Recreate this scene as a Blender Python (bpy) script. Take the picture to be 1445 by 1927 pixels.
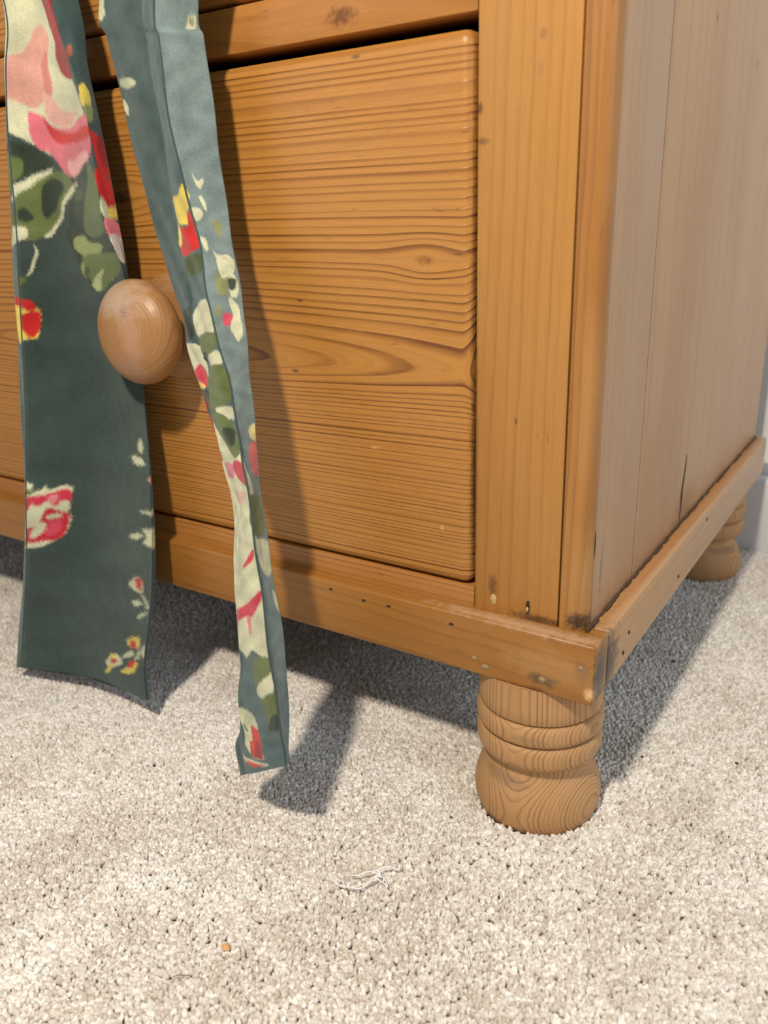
import bpy, bmesh, math, random
import numpy as np
from mathutils import Vector, Matrix, Euler

for o in list(bpy.data.objects):
    bpy.data.objects.remove(o, do_unlink=True)
scene = bpy.context.scene
C = scene.collection
rng = np.random.default_rng(7)
random.seed(7)

# ------------------------------------------------------------------ camera
cam_d = bpy.data.cameras.new('camera')
cam = bpy.data.objects.new('camera', cam_d)
C.objects.link(cam)
_r = Vector((0.836929, 0.546469, -0.03034))
_u = Vector((-0.158027, 0.294353, 0.942541))
_f = Vector((-0.524001, 0.784046, -0.332709))
M = Matrix(((_r.x, _u.x, -_f.x, 0.12117), (_r.y, _u.y, -_f.y, -0.35568), (_r.z, _u.z, -_f.z, 0.31804), (0, 0, 0, 1)))
cam.matrix_world = M
cam_d.sensor_fit = 'VERTICAL'
cam_d.sensor_height = 36.0
cam_d.lens = 1548.42 * 36.0 / 1927.0
cam_d.clip_start = 0.01
cam_d.clip_end = 50
cam_d.dof.use_dof = True
cam_d.dof.focus_distance = 0.44
cam_d.dof.aperture_fstop = 9.0
scene.camera = cam

# ------------------------------------------------------------------ light
scene.view_settings.view_transform = 'Standard'
scene.view_settings.look = 'None'
scene.view_settings.gamma = 1.0
scene.view_settings.use_curve_mapping = False
scene.view_settings.exposure = 0.0
w = bpy.data.worlds.new('room_ambience')
scene.world = w
w.use_nodes = True
bg = w.node_tree.nodes['Background']
bg.inputs['Color'].default_value = (0.90, 0.95, 1.0, 1)
bg.inputs['Strength'].default_value = 0.10


def lamp(name, kind, loc, target, energy, color, **kw):
    d = bpy.data.lights.new(name, kind)
    d.energy = energy
    d.color = color
    for k, v in kw.items():
        setattr(d, k, v)
    o = bpy.data.objects.new(name, d)
    C.objects.link(o)
    o.location = loc
    o.rotation_euler = (Vector(target) - Vector(loc)).to_track_quat('-Z', 'Y').to_euler()
    return o


# shaded lamp standing in front of the chest, above and behind the camera
lamp('table_lamp_light', 'POINT', (0.018, -0.60, 0.883), (0, 0, 0), 33.5, (1.0, 0.87, 0.71), shadow_soft_size=0.030)
# daylight from the window on the right-hand side of the room
lamp('window_daylight', 'AREA', (2.3, -0.5, 1.35), (0.0, 0.3, 0.4), 21, (0.82, 0.92, 1.0),
     shape='RECTANGLE', size=1.3, size_y=1.3)


# added soft area light, front left, to put a pale sheen on the waxed wood
lamp('far_fill_light', 'AREA', (-1.7, -2.2, 1.05), (-0.2, 0.0, 0.3), 12, (0.92, 0.96, 1.0),
     shape='RECTANGLE', size=2.0, size_y=1.7)


# ------------------------------------------------------------------ helpers
def lin(c):
    out = []
    for v in c[:3]:
        v = v / 255.0
        out.append(v / 12.92 if v <= 0.04045 else ((v + 0.055) / 1.055) ** 2.4)
    return tuple(out)


def rgba(c):
    return (c[0], c[1], c[2], 1.0)


def link(name, me, mat=None, parent=None):
    o = bpy.data.objects.new(name, me)
    C.objects.link(o)
    if mat is not None:
        me.materials.append(mat)
    if parent is not None:
        o.parent = parent
    return o


def from_bm(name, bm, mat, parent=None, smooth=True):
    me = bpy.data.meshes.new(name)
    bm.normal_update()
    bm.to_mesh(me)
    bm.free()
    if smooth:
        me.shade_smooth()
        try:
            me.set_sharp_from_angle(angle=math.radians(40))
        except Exception:
            pass
    return link(name, me, mat, parent)


def tag(o, label=None, cat=None, group=None, kind=None):
    if label:
        o['label'] = label
    if cat:
        o['category'] = cat
    if group:
        o['group'] = group
    if kind:
        o['kind'] = kind
    return o


def empty(name, loc=(0, 0, 0)):
    o = bpy.data.objects.new(name, None)
    C.objects.link(o)
    o.location = loc
    o.empty_display_size = 0.05
    return o


def box_bm(lo, hi, bevel=0.0, seg=3):
    bm = bmesh.new()
    bmesh.ops.create_cube(bm, size=1.0)
    for v in bm.verts:
        v.co = Vector([lo[i] + (v.co[i] + 0.5) * (hi[i] - lo[i]) for i in range(3)])
    if bevel > 0:
        bmesh.ops.bevel(bm, geom=list(bm.edges), offset=bevel, segments=seg, profile=0.5, affect='EDGES')
    return bm


def box(name, lo, hi, mat, parent=None, bevel=0.0, seg=3):
    return from_bm(name, box_bm(lo, hi, bevel, seg), mat, parent)


def lathe_bm(profile, n=64, axis='z'):
    """profile: list of (radius, height)"""
    bm = bmesh.new()
    rings = []
    for r, h in profile:
        ring = []
        for i in range(n):
            a = 2 * math.pi * i / n
            if axis == 'z':
                co = (r * math.cos(a), r * math.sin(a), h)
            else:
                co = (r * math.cos(a), h, r * math.sin(a))
            ring.append(bm.verts.new(co))
        rings.append(ring)
    for a, b in zip(rings[:-1], rings[1:]):
        for i in range(n):
            bm.faces.new((a[i], a[(i + 1) % n], b[(i + 1) % n], b[i]))
    bm.faces.new(rings[0])
    bm.faces.new(rings[-1])
    bmesh.ops.recalc_face_normals(bm, faces=list(bm.faces))
    return bm


def tube_bm(bm, pts, rad, n=6):
    pts = [Vector(p) for p in pts]
    rings = []
    for i, p in enumerate(pts):
        t = (pts[min(i + 1, len(pts) - 1)] - pts[max(i - 1, 0)]).normalized()
        ref = Vector((0, 0, 1)) if abs(t.z) < 0.9 else Vector((1, 0, 0))
        a = t.cross(ref).normalized()
        b = t.cross(a).normalized()
        rings.append([bm.verts.new(p + rad * (math.cos(2 * math.pi * k / n) * a + math.sin(2 * math.pi * k / n) * b)) for k in range(n)])
    for r0, r1 in zip(rings[:-1], rings[1:]):
        for k in range(n):
            bm.faces.new((r0[k], r0[(k + 1) % n], r1[(k + 1) % n], r1[k]))
    bm.faces.new(rings[0])
    bm.faces.new(rings[-1])
    bmesh.ops.recalc_face_normals(bm, faces=list(bm.faces))
    return bm


def catmull(P, m):
    """P (n,d) control rows -> smooth samples, m per span"""
    P = np.asarray(P, float)
    n = len(P)
    Q = np.concatenate([[2 * P[0] - P[1]], P, [2 * P[-1] - P[-2]]])
    out = []
    for i in range(n - 1):
        p0, p1, p2, p3 = Q[i], Q[i + 1], Q[i + 2], Q[i + 3]
        for k in range(m):
            t = k / m
            out.append(0.5 * (2 * p1 + (p2 - p0) * t + (2 * p0 - 5 * p1 + 4 * p2 - p3) * t * t + (3 * p1 - p0 - 3 * p2 + p3) * t ** 3))
    out.append(P[-1])
    return np.array(out)


# ------------------------------------------------------------------ node helper
class G:
    def __init__(self, name):
        self.mat = bpy.data.materials.new(name)
        self.mat.use_nodes = True
        self.t = self.mat.node_tree
        self.b = self.t.nodes['Principled BSDF']

    def n(self, kind, **kw):
        nd = self.t.nodes.new(kind)
        for k, v in kw.items():
            setattr(nd, k, v)
        return nd

    def put(self, sock, v):
        if isinstance(v, bpy.types.NodeSocket):
            self.t.links.new(v, sock)
        elif v is not None:
            sock.default_value = v

    def m(self, op, a, b=None, c=None, clamp=False):
        nd = self.n('ShaderNodeMath', operation=op)
        nd.use_clamp = clamp
        self.put(nd.inputs[0], a)
        if b is not None:
            self.put(nd.inputs[1], b)
        if c is not None:
            self.put(nd.inputs[2], c)
        return nd.outputs[0]

    def vm(self, op, a, b=None, out=0):
        nd = self.n('ShaderNodeVectorMath', operation=op)
        self.put(nd.inputs[0], a)
        if b is not None:
            self.put(nd.inputs[1], b)
        return nd.outputs[out]

    def length(self, a):
        return self.vm('LENGTH', a, out=1)

    def obj(self):
        return self.n('ShaderNodeTexCoord').outputs['Object']

    def xyz(self, v):
        nd = self.n('ShaderNodeSeparateXYZ')
        self.put(nd.inputs[0], v)
        return nd.outputs

    def vec(self, x, y, z):
        nd = self.n('ShaderNodeCombineXYZ')
        for i, v in enumerate((x, y, z)):
            self.put(nd.inputs[i], v)
        return nd.outputs[0]

    def noise(self, v, scale=1.0, detail=2.0, rough=0.5, dim='3D', color=False):
        nd = self.n('ShaderNodeTexNoise', noise_dimensions=dim)
        if dim == '1D':
            self.put(nd.inputs['W'], v)
        else:
            self.put(nd.inputs['Vector'], v)
        nd.inputs['Scale'].default_value = scale
        nd.inputs['Detail'].default_value = detail
        nd.inputs['Roughness'].default_value = rough
        return nd.outputs['Color'] if color else nd.outputs[0]

    def smooth(self, v, lo, hi, a=0.0, b=1.0):
        nd = self.n('ShaderNodeMapRange', interpolation_type='SMOOTHSTEP')
        self.put(nd.inputs['Value'], v)
        for k, x in zip(('From Min', 'From Max', 'To Min', 'To Max'), (lo, hi, a, b)):
            nd.inputs[k].default_value = x
        return nd.outputs[0]

    def mix(self, f, a, b, blend='MIX'):
        nd = self.n('ShaderNodeMix', data_type='RGBA', blend_type=blend)
        self.put(nd.inputs['Factor'], f)
        for s, v in ((nd.inputs[6], a), (nd.inputs[7], b)):
            self.put(s, rgba(v) if isinstance(v, tuple) and len(v) == 3 else v)
        return nd.outputs[2]

    def bump(self, h, strength=0.5, dist=0.001):
        nd = self.n('ShaderNodeBump')
        nd.inputs['Strength'].default_value = strength
        nd.inputs['Distance'].default_value = dist
        self.put(nd.inputs['Height'], h)
        self.put(self.b.inputs['Normal'], nd.outputs[0])

    def set(self, **kw):
        for k, v in kw.items():
            self.put(self.b.inputs[k.replace('_', ' ')], v)


def wood(name, along, light, dark, pith, taper=0.0, pitch=0.004, warp=0.003, contrast=0.8, asym=0.0,
         knots=(), stains=(), rough=0.42, relief=0.6, blotch=0.25, warm=None, seed=0.0, jitter=1.6, coat=0.25, fiber=0.12, squash=None, wear=0.55):
    """solid pine: growth rings round a pith line that runs along one axis"""
    g = G(name)
    P = g.obj()
    X = g.xyz(P)
    ia = 'xyz'.index(along)
    ic = [i for i in range(3) if i != ia]
    a, c1, c2 = X[ia], X[ic[0]], X[ic[1]]
    sv = g.vec(g.m('MULTIPLY_ADD', a, 5.0, seed), g.m('MULTIPLY', c1, 18.0), g.m('MULTIPLY', c2, 18.0))
    wn = g.xyz(g.noise(sv, 1.0, 2.0, 0.5, color=True))
    d1 = g.m('SUBTRACT', c1, g.m('MULTIPLY_ADD', a, taper, pith[0]))
    d2 = g.m('SUBTRACT', c2, pith[1])
    d1 = g.m('MULTIPLY_ADD', g.m('SUBTRACT', wn[0], 0.5), warp * 2, d1)
    d2 = g.m('MULTIPLY_ADD', g.m('SUBTRACT', wn[1], 0.5), warp * 2, d2)
    if squash:
        d1 = g.m('MULTIPLY', d1, squash[0])
        d2 = g.m('MULTIPLY', d2, squash[1])
    kmask = None
    for (kp, ks, amp) in knots:
        sc = [1.0 / ks] * 3
        sc[ia] *= 0.5
        dv = g.vm('MULTIPLY', g.vm('SUBTRACT', P, tuple(kp)), tuple(sc))
        dl = g.length(dv)
        e = g.m('POWER', 2.718, g.m('MULTIPLY', g.m('MULTIPLY', dl, dl), -0.16))
        # rings are squeezed aside and flow round the knot
        d2 = g.m('MULTIPLY_ADD', g.m('MULTIPLY', g.m('SUBTRACT', c2, kp[ic[1]]), e), -amp, d2)
        dl2 = g.m('MULTIPLY_ADD', g.m('SUBTRACT', g.noise(P, 420.0, 3.0), 0.5), 1.3, dl)
        k = g.smooth(dl2, 0.1, 0.95, 1.0, 0.0)
        kmask = k if kmask is None else g.m('MAXIMUM', kmask, k)
    if asym:
        d2 = g.m('MULTIPLY', d2, g.m('MULTIPLY_ADD', g.m('SIGN', d2), -asym, 1.0))
    r = g.m('SQRT', g.m('ADD', g.m('MULTIPLY', d1, d1), g.m('MULTIPLY', d2, d2)))
    ph = g.m('MULTIPLY', r, 1.0 / pitch)
    ph = g.m('MULTIPLY_ADD', g.noise(g.m('ADD', g.m('MULTIPLY', ph, 0.33), seed), 1.0, 1.0, dim='1D'), jitter, ph)
    fr = g.m('FRACT', ph)
    idn = g.n('ShaderNodeTexWhiteNoise', noise_dimensions='1D')
    g.put(idn.inputs['W'], g.m('FLOOR', ph))
    late = g.m('MULTIPLY', g.m('POWER', g.smooth(fr, 0.38, 0.90), 1.8), g.smooth(fr, 0.90, 1.0, 1.0, 0.0))
    amp = g.m('MULTIPLY_ADD', idn.outputs[0], 0.65, 0.35)
    late = g.m('MULTIPLY', late, amp)
    patch = g.smooth(g.noise(g.vm('MULTIPLY', P, tuple(9.0 if i == ia else 160.0 for i in range(3))), 1.0, 2.0), 0.3, 0.7, 0.72, 1.15)
    late = g.m('MULTIPLY', late, patch)
    fr2 = g.m('FRACT', g.m('MULTIPLY', ph, 3.3))
    late = g.m('MINIMUM', late, 1.0)
    late2 = g.m('MULTIPLY', g.smooth(fr2, 0.4, 0.9), g.smooth(fr2, 0.9, 1.0, 1.0, 0.0))
    sc = [650.0] * 3
    sc[ia] = 34.0
    fib = g.noise(g.vm('MULTIPLY', P, tuple(sc)), 1.0, 3.0, 0.6)
    bl = g.noise(g.vm('ADD', g.vm('MULTIPLY', P, tuple(4.0 if i == ia else 13.0 for i in range(3))), (seed, seed, 0)), 1.0, 3.0, 0.55)
    col = g.mix(g.m('MULTIPLY', g.m('MULTIPLY_ADD', late2, 0.13, late), contrast, clamp=True), light, dark)
    warm = warm or tuple(v * q for v, q in zip(light, (0.82, 0.68, 0.5)))
    col = g.mix(g.smooth(bl, 0.42, 0.75, 0.0, blotch * 2), col, warm)
    fv = g.m('MULTIPLY_ADD', g.m('SUBTRACT', fib, 0.5), fiber * 2.2, 1.0)
    col = g.mix(1.0, col, g.vec(fv, fv, fv), 'MULTIPLY')
    # pores, scuffs and short dark streaks worn into the surface
    pore = g.noise(g.vm('MULTIPLY', P, tuple(70.0 if i == ia else 520.0 for i in range(3))), 1.0, 2.0, 0.6)
    pore = g.m('MULTIPLY', g.smooth(pore, 0.64, 0.76), g.smooth(g.noise(P, 34.0, 2.0), 0.42, 0.62))
    col = g.mix(g.m('MULTIPLY', pore, wear), col, tuple(v * 0.45 for v in dark))
    scuff = g.smooth(g.noise(g.vm('MULTIPLY', P, tuple(26.0 if i == ia else 60.0 for i in range(3))), 1.0, 4.0, 0.65), 0.56, 0.74)
    col = g.mix(g.m('MULTIPLY', scuff, wear * 0.45), col, tuple(min(0.9, v * q) for v, q in zip(light, (1.12, 1.22, 1.5))))
    if kmask is not None:
        col = g.mix(g.m('MULTIPLY', kmask, 0.8), col, tuple(v * q for v, q in zip(dark, (0.55, 0.45, 0.4))))
    for (sp, sr, scol, sst, freq) in stains:
        dv = g.vm('DIVIDE', g.vm('SUBTRACT', P, tuple(sp)), tuple(sr))
        dl = g.m('MULTIPLY_ADD', g.m('SUBTRACT', g.noise(P, freq, 3.0, 0.6), 0.5), 1.3, g.length(dv))
        col = g.mix(g.smooth(dl, 0.25, 1.15, sst, 0.0), col, scol)
    h = g.m('MULTIPLY_ADD', late, 1.0, g.m('MULTIPLY', fib, 0.35))
    h = g.m('MULTIPLY_ADD', g.noise(P, 90.0, 3.0), 0.6, h)
    g.bump(h, relief, 0.0006)
    g.set(Base_Color=col, Roughness=g.m('MULTIPLY_ADD', fib, 0.18, rough - 0.08), Coat_Weight=coat, Coat_Roughness=0.35)
    g.b.inputs['Specular IOR Level'].default_value = 0.4
    return g.mat


def plain(name, col, rough=0.6, bump=0.0, scale=300.0, var=0.0):
    g = G(name)
    P = g.obj()
    c = col
    if var:
        c = g.mix(g.m('MULTIPLY', g.noise(P, scale * 0.4, 3.0), var), col, tuple(v * 0.45 for v in col))
    g.set(Base_Color=rgba(c) if isinstance(c, tuple) else c, Roughness=rough)
    if bump:
        g.bump(g.noise(P, scale, 3.0), bump, 0.0006)
    return g.mat


# ------------------------------------------------------------------ dimensions (metres; right front corner of the carcass at x=0, y=0)
ZPB, ZPT = 0.0896, 0.1225          # plinth
PF, PS = 0.011, 0.0099             # plinth projection
DEP, WID, HGT = 0.44, 0.92, 0.86
ZB, ZT = 0.1352, 0.3952            # lowest drawer
XS = -0.0606                       # inner edge of stile
XJ = -0.0137                       # joint between stile and side

# ------------------------------------------------------------------ materials
PINE, PINE_D = (0.46, 0.212, 0.044), (0.17, 0.054, 0.009)
DIRT = (0.035, 0.022, 0.014)
M_drawer = wood('honey_pine_drawer', 'x', PINE, PINE_D, (0.0190, 0.2484), taper=0.06, pitch=0.0030, warp=0.0018, contrast=1.0, asym=0.22,
                knots=[((-0.0872, 0.0, 0.2999), 0.0036, 0.85), ((-0.2959, 0.0, 0.3368), 0.0050, 0.85)],
                stains=[((-0.0615, 0.0, 0.30), (0.0022, 0.02, 0.12), DIRT, 0.55, 260), ((-0.0615, 0.004, 0.19), (0.0025, 0.02, 0.06), DIRT, 0.7, 260),
                        ((-0.1235, -0.001, 0.3905), (0.0035, 0.004, 0.0014), DIRT, 0.6, 600),
                        ((-0.1655, -0.001, 0.2795), (0.0030, 0.004, 0.0010), DIRT, 0.7, 600),
                        ((-0.1715, -0.001, 0.2415), (0.0035, 0.004, 0.0012), DIRT, 0.75, 900),
                        ((-0.0790, -0.001, 0.165), (0.0014, 0.004, 0.0018), (0.62, 0.45, 0.28), 0.6, 900),
                        ((-0.1200, -0.001, 0.204), (0.0038, 0.004, 0.0012), (0.62, 0.36, 0.14), 0.7, 500)],
                relief=0.55, seed=3.1, blotch=0.22, fiber=0.16)
M_rail = wood('honey_pine_rail', 'x', (0.41, 0.180, 0.042), (0.17, 0.058, 0.011), (0.05, 0.39), taper=0.03, pitch=0.0042, warp=0.004, contrast=0.6,
              knots=[((-0.132, 0.0, 0.4085), 0.0062, 0.8)], relief=0.5, seed=8.0)
M_stile = wood('honey_pine_stile', 'z', (0.46, 0.222, 0.055), (0.31, 0.130, 0.028), (-0.10, 0.05), taper=0.015, pitch=0.0052, warp=0.0045, contrast=0.42,
               stains=[((-0.0595, 0.0, 0.363), (0.002, 0.01, 0.003), DIRT, 0.7, 500), ((-0.0585, 0.0, 0.350), (0.004, 0.01, 0.002), DIRT, 0.5, 500),
                       ((-0.0310, 0.0, 0.3885), (0.0022, 0.01, 0.0026), (0.30, 0.14, 0.05), 0.7, 500), ((-0.0316, 0.0, 0.375), (0.0012, 0.01, 0.004), (0.34, 0.18, 0.07), 0.6, 500),
                       ((-0.0500, 0.0, 0.137), (0.003, 0.01, 0.009), DIRT, 0.55, 300), ((-0.024, 0.0, 0.1245), (0.018, 0.01, 0.0030), DIRT, 0.75, 350),
                       ((-0.0390, 0.0, 0.226), (0.0009, 0.01, 0.0022), DIRT, 0.7, 500), ((-0.0600, 0.0, 0.20), (0.0010, 0.01, 0.10), DIRT, 0.45, 200)],
               relief=0.35, seed=1.7, blotch=0.30, coat=0.15)
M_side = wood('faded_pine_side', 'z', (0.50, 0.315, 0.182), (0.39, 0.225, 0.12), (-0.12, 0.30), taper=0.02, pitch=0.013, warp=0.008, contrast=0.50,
              stains=[((0.0, 0.1780, 0.140), (0.01, 0.0016, 0.014), DIRT, 0.9, 120), ((0.0, 0.185, 0.134), (0.01, 0.035, 0.018), (0.30, 0.15, 0.06), 0.6, 60),
                      ((0.0, 0.0035, 0.171), (0.01, 0.0012, 0.006), DIRT, 0.95, 300), ((0.0, 0.0035, 0.155), (0.01, 0.0012, 0.012), DIRT, 0.8, 200),
                      ((0.0, 0.0057, 0.375), (0.01, 0.0014, 0.004), DIRT, 0.8, 300), ((0.0, 0.1566, 0.4135), (0.01, 0.0020, 0.003), DIRT, 0.7, 300),
                      ((0.0, 0.2718, 0.4053), (0.01, 0.0025, 0.004), DIRT, 0.7, 300), ((0.0, 0.02, 0.150), (0.01, 0.0025, 0.018), (0.25, 0.14, 0.07), 0.6, 300),
                      ((0.0, 0.20, 0.118), (0.02, 0.30, 0.010), (0.28, 0.14, 0.055), 0.7, 90),
                      ((-0.002, 0.000, 0.1235), (0.006, 0.006, 0.006), DIRT, 0.95, 400)],
              relief=0.30, rough=0.50, blotch=0.38, warm=(0.42, 0.235, 0.12), seed=5.5, coat=0.25)
# worn front edge of the side board: same wood as the face frame
M_edge = wood('worn_pine_edge', 'z', (0.40, 0.185, 0.045), (0.24, 0.095, 0.020), (-0.06, 0.04), taper=0.01, pitch=0.004, warp=0.003, contrast=0.6,
              stains=[((-0.004, -0.001, 0.24), (0.006, 0.02, 0.05), (0.50, 0.29, 0.11), 0.3, 900), ((-0.004, 0.0, 0.15), (0.006, 0.02, 0.03), (0.50, 0.29, 0.11), 0.3, 900),
                      ((-0.003, 0.0, 0.1275), (0.008, 0.02, 0.006), DIRT, 0.9, 450)],
              relief=0.8, seed=2.2, blotch=0.3)
M_plinth = wood('honey_pine_plinth', 'x', (0.34, 0.148, 0.028), (0.18, 0.070, 0.012), (0.09, 0.05), taper=0.02, pitch=0.0055, warp=0.004, contrast=0.45,
                stains=[((-0.0164, -0.011, 0.0975), (0.010, 0.02, 0.0045), DIRT, 0.85, 300), ((0.0040, -0.011, 0.1075), (0.0045, 0.02, 0.0065), (0.16, 0.09, 0.045), 0.8, 300),
                        ((-0.018, -0.011, 0.0900), (0.008, 0.02, 0.0035), (0.16, 0.05, 0.02), 0.8, 300),
                        ((-0.012, -0.011, 0.1050), (0.030, 0.02, 0.012), (0.50, 0.29, 0.12), 0.4, 90),
                        ((0.0088, -0.011, 0.0965), (0.004, 0.02, 0.0045), (0.85, 0.56, 0.28), 0.8, 500), ((0.0099, -0.002, 0.104), (0.0012, 0.012, 0.020), DIRT, 0.95, 350),
                        ((-0.03, -0.006, 0.1225), (0.06, 0.006, 0.004), (0.60, 0.42, 0.28), 0.55, 240)],
                relief=0.5, seed=6.3, blotch=0.3)
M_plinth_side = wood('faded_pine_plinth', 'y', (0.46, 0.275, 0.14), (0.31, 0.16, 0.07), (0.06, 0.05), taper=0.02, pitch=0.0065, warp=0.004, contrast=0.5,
                     stains=[((0.0099, 0.010, 0.103), (0.02, 0.018, 0.022), (0.05, 0.035, 0.026), 0.93, 220), ((0.003, 0.20, 0.1225), (0.0055, 0.30, 0.003), (0.40, 0.17, 0.045), 0.7, 420),
                             ((0.0099, 0.0433, 0.1063), (0.004, 0.0016, 0.0016), DIRT, 0.9, 300), ((0.0099, 0.0352, 0.0979), (0.004, 0.0016, 0.0018), DIRT, 0.9, 300),
                             ((0.0099, 0.2147, 0.116), (0.004, 0.003, 0.002), DIRT, 0.7, 300), ((0.0099, 0.1452, 0.0994), (0.004, 0.003, 0.002), DIRT, 0.7, 300),
                             ((0.0099, 0.435, 0.115), (0.004, 0.01, 0.008), (0.2, 0.14, 0.09), 0.8, 200)],
                     relief=0.5, seed=4.4, blotch=0.35, warm=(0.48, 0.27, 0.12))
M_foot = wood('stripped_pine_foot', 'z', (0.52, 0.30, 0.135), (0.22, 0.10, 0.036), (0.0, 0.036), taper=0.0, pitch=0.0008, warp=0.0006, contrast=0.85,
              stains=[((0.008, -0.034, 0.060), (0.012, 0.01, 0.003), (0.30, 0.19, 0.11), 0.5, 500), ((-0.008, -0.03, 0.028), (0.02, 0.02, 0.004), (0.22, 0.14, 0.09), 0.55, 300)],
              rough=0.55, relief=0.6, seed=9.2, blotch=0.25, jitter=1.0, coat=0.0, squash=(1.0, 0.38), wear=0.3)
M_knob = wood('worn_pine_knob', 'y', (0.37, 0.190, 0.070), (0.20, 0.090, 0.038), (0.006, 0.004), taper=0.0, pitch=0.0016, warp=0.0012, contrast=0.55,
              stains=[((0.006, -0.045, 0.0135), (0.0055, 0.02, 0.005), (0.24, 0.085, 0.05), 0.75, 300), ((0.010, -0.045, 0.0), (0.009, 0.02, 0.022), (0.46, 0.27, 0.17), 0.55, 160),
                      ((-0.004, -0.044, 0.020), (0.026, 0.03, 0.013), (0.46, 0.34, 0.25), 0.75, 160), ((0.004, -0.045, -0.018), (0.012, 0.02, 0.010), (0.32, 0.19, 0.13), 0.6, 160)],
              rough=0.38, relief=0.25, seed=2.9, coat=0.2)
M_dark = plain('dark_carcass_interior', (0.10, 0.06, 0.03), 0.8, 0.3)
M_plug = plain('pale_wood_filler', (0.42, 0.29, 0.16), 0.8, 0.8, 900, 0.6)
M_plug_gold = plain('yellow_flaking_filler', (0.70, 0.50, 0.22), 0.55, 1.0, 1200, 0.7)
M_grime = plain('dark_joint_grime', (0.10, 0.055, 0.026), 0.95, 1.0, 900, 0.6)
M_hole = plain('dark_nail_hole', (0.03, 0.02, 0.015), 0.9)
M_wall = plain('white_painted_plaster', (0.90, 0.90, 0.90), 0.75, 0.15, 500)
M_base = plain('white_gloss_paint', (0.78, 0.79, 0.81), 0.35, 0.05, 200)
M_backing = plain('beige_carpet_backing', (0.62, 0.58, 0.52), 0.95, 0.5, 600)

# ------------------------------------------------------------------ room
tag(box('floor', (-2.2, -2.6, -0.05), (2.2, 0.49, -0.004), M_backing), kind='structure', label='beige carpeted bedroom floor')
tag(box('wall_back', (-2.2, 0.49, -0.05), (2.2, 0.60, 2.45), M_wall), kind='structure', label='white painted wall behind the chest')
bb = box_bm((-2.2, 0.470, -0.004), (2.2, 0.4895, 0.074), 0.004, 3)
tag(from_bm('baseboard_back', bb, M_base), kind='structure', label='white glossy skirting board along the wall')

# ------------------------------------------------------------------ chest of drawers
chest = tag(empty('chest_of_drawers'), 'old honey pine chest of drawers with turned feet and low plinth', 'chest')


def prism_bm(poly, z0, z1):
    bm = bmesh.new()
    lo = [bm.verts.new((x, y, z0)) for x, y in poly]
    hi = [bm.verts.new((x, y, z1)) for x, y in poly]
    n = len(poly)
    for i in range(n):
        bm.faces.new((lo[i], lo[(i + 1) % n], hi[(i + 1) % n], hi[i]))
    bm.faces.new(lo)
    bm.faces.new(hi)
    bmesh.ops.recalc_face_normals(bm, faces=list(bm.faces))
    return bm


ZTOP = HGT - 0.025
# right-hand side: upright boards with open joints; the first is the worn, rounded edge seen from the front
R_ = 0.0085
arc = [(0 - R_ + R_ * math.sin(t), 0 + R_ - R_ * math.cos(t)) for t in np.linspace(0, math.pi / 2, 9)]
side_edge = from_bm('side_edge', prism_bm([(XJ + 0.0002, 0.020), (XJ + 0.0002, 0.0006), (XJ + 0.0008, 0.0)] + arc + [(0.0, 0.0096), (-0.0004, 0.0100), (-0.0004, 0.020)], ZPT - 0.004, ZTOP), M_edge, chest)
side_edge['label'] = 'worn rounded front edge of the side board'
planks = []
for (y0, y1) in ((0.0098, 0.0754), (0.0761, DEP)):
    planks.append(box('side_plank', (-0.0137, y0, ZPT - 0.004), (0.0, y1, ZTOP), M_side, chest, 0.0007, 2))
for (y0, y1) in ((0.0, 0.22), (0.2206, DEP)):
    box('side_plank', (-WID, y0, ZPT - 0.004), (-WID + 0.0137, y1, ZTOP), M_side, chest, 0.0007, 2)
# face frame
stile = box('stile', (XS, 0.0, ZPT - 0.003), (XJ - 0.0003, 0.022, ZTOP), M_stile, chest, 0.0008, 2)
box('stile', (-WID + 0.0143, 0.0, ZPT - 0.003), (-WID - XS, 0.022, ZTOP), M_stile, chest, 0.0008, 2)
XL = -WID - XS
for (z0, z1) in ((0.100, ZB - 0.0012), (0.4008, 0.4218), (0.628, 0.650)):
    box('rail', (XL + 0.0003, 0.0004, z0), (XS - 0.0003, 0.024, z1), M_rail, chest, 0.0009, 2)
box('back_panel', (-WID + 0.014, DEP - 0.012, ZPT - 0.02), (-0.014, DEP - 0.002, ZTOP), M_dark, chest)
box('bottom_panel', (-WID + 0.014, 0.024, 0.100), (-0.014, DEP - 0.012, 0.110), M_dark, chest)
box('top_board', (-WID - 0.02, -0.02, ZTOP), (0.02, DEP, HGT), M_rail, chest, 0.005, 4)

# plinth
pl = box('plinth_front', (-WID - PS, -PF, ZPB), (PS, 0.0090, ZPT), M_plinth, chest, 0.0014, 3)
ps = box('plinth_side', (-0.008, 0.0094, ZPB), (PS, DEP, ZPT), M_plinth_side, chest, 0.0014, 3)
box('plinth_side', (-WID - PS, 0.0094, ZPB), (-WID + 0.008, DEP, ZPT), M_plinth_side, chest, 0.0014, 3)


def plug(name, loc, rad, normal, mat, parent, stretch=(1, 1)):
    """a small domed filler plug or sunken hole, slightly irregular"""
    bm = bmesh.new()
    bmesh.ops.create_icosphere(bm, subdivisions=2, radius=1.0)
    for v in bm.verts:
        k = 1 + random.uniform(-0.16, 0.16)
        if normal == 'y':
            v.co = Vector((v.co.x * rad * stretch[0] * k, v.co.y * 0.0007, v.co.z * rad * stretch[1] * k))
        else:
            v.co = Vector((v.co.x * 0.0007, v.co.y * rad * stretch[0] * k, v.co.z * rad * stretch[1] * k))
    o = from_bm(name, bm, mat, parent)
    o.location = loc
    return o


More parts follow.
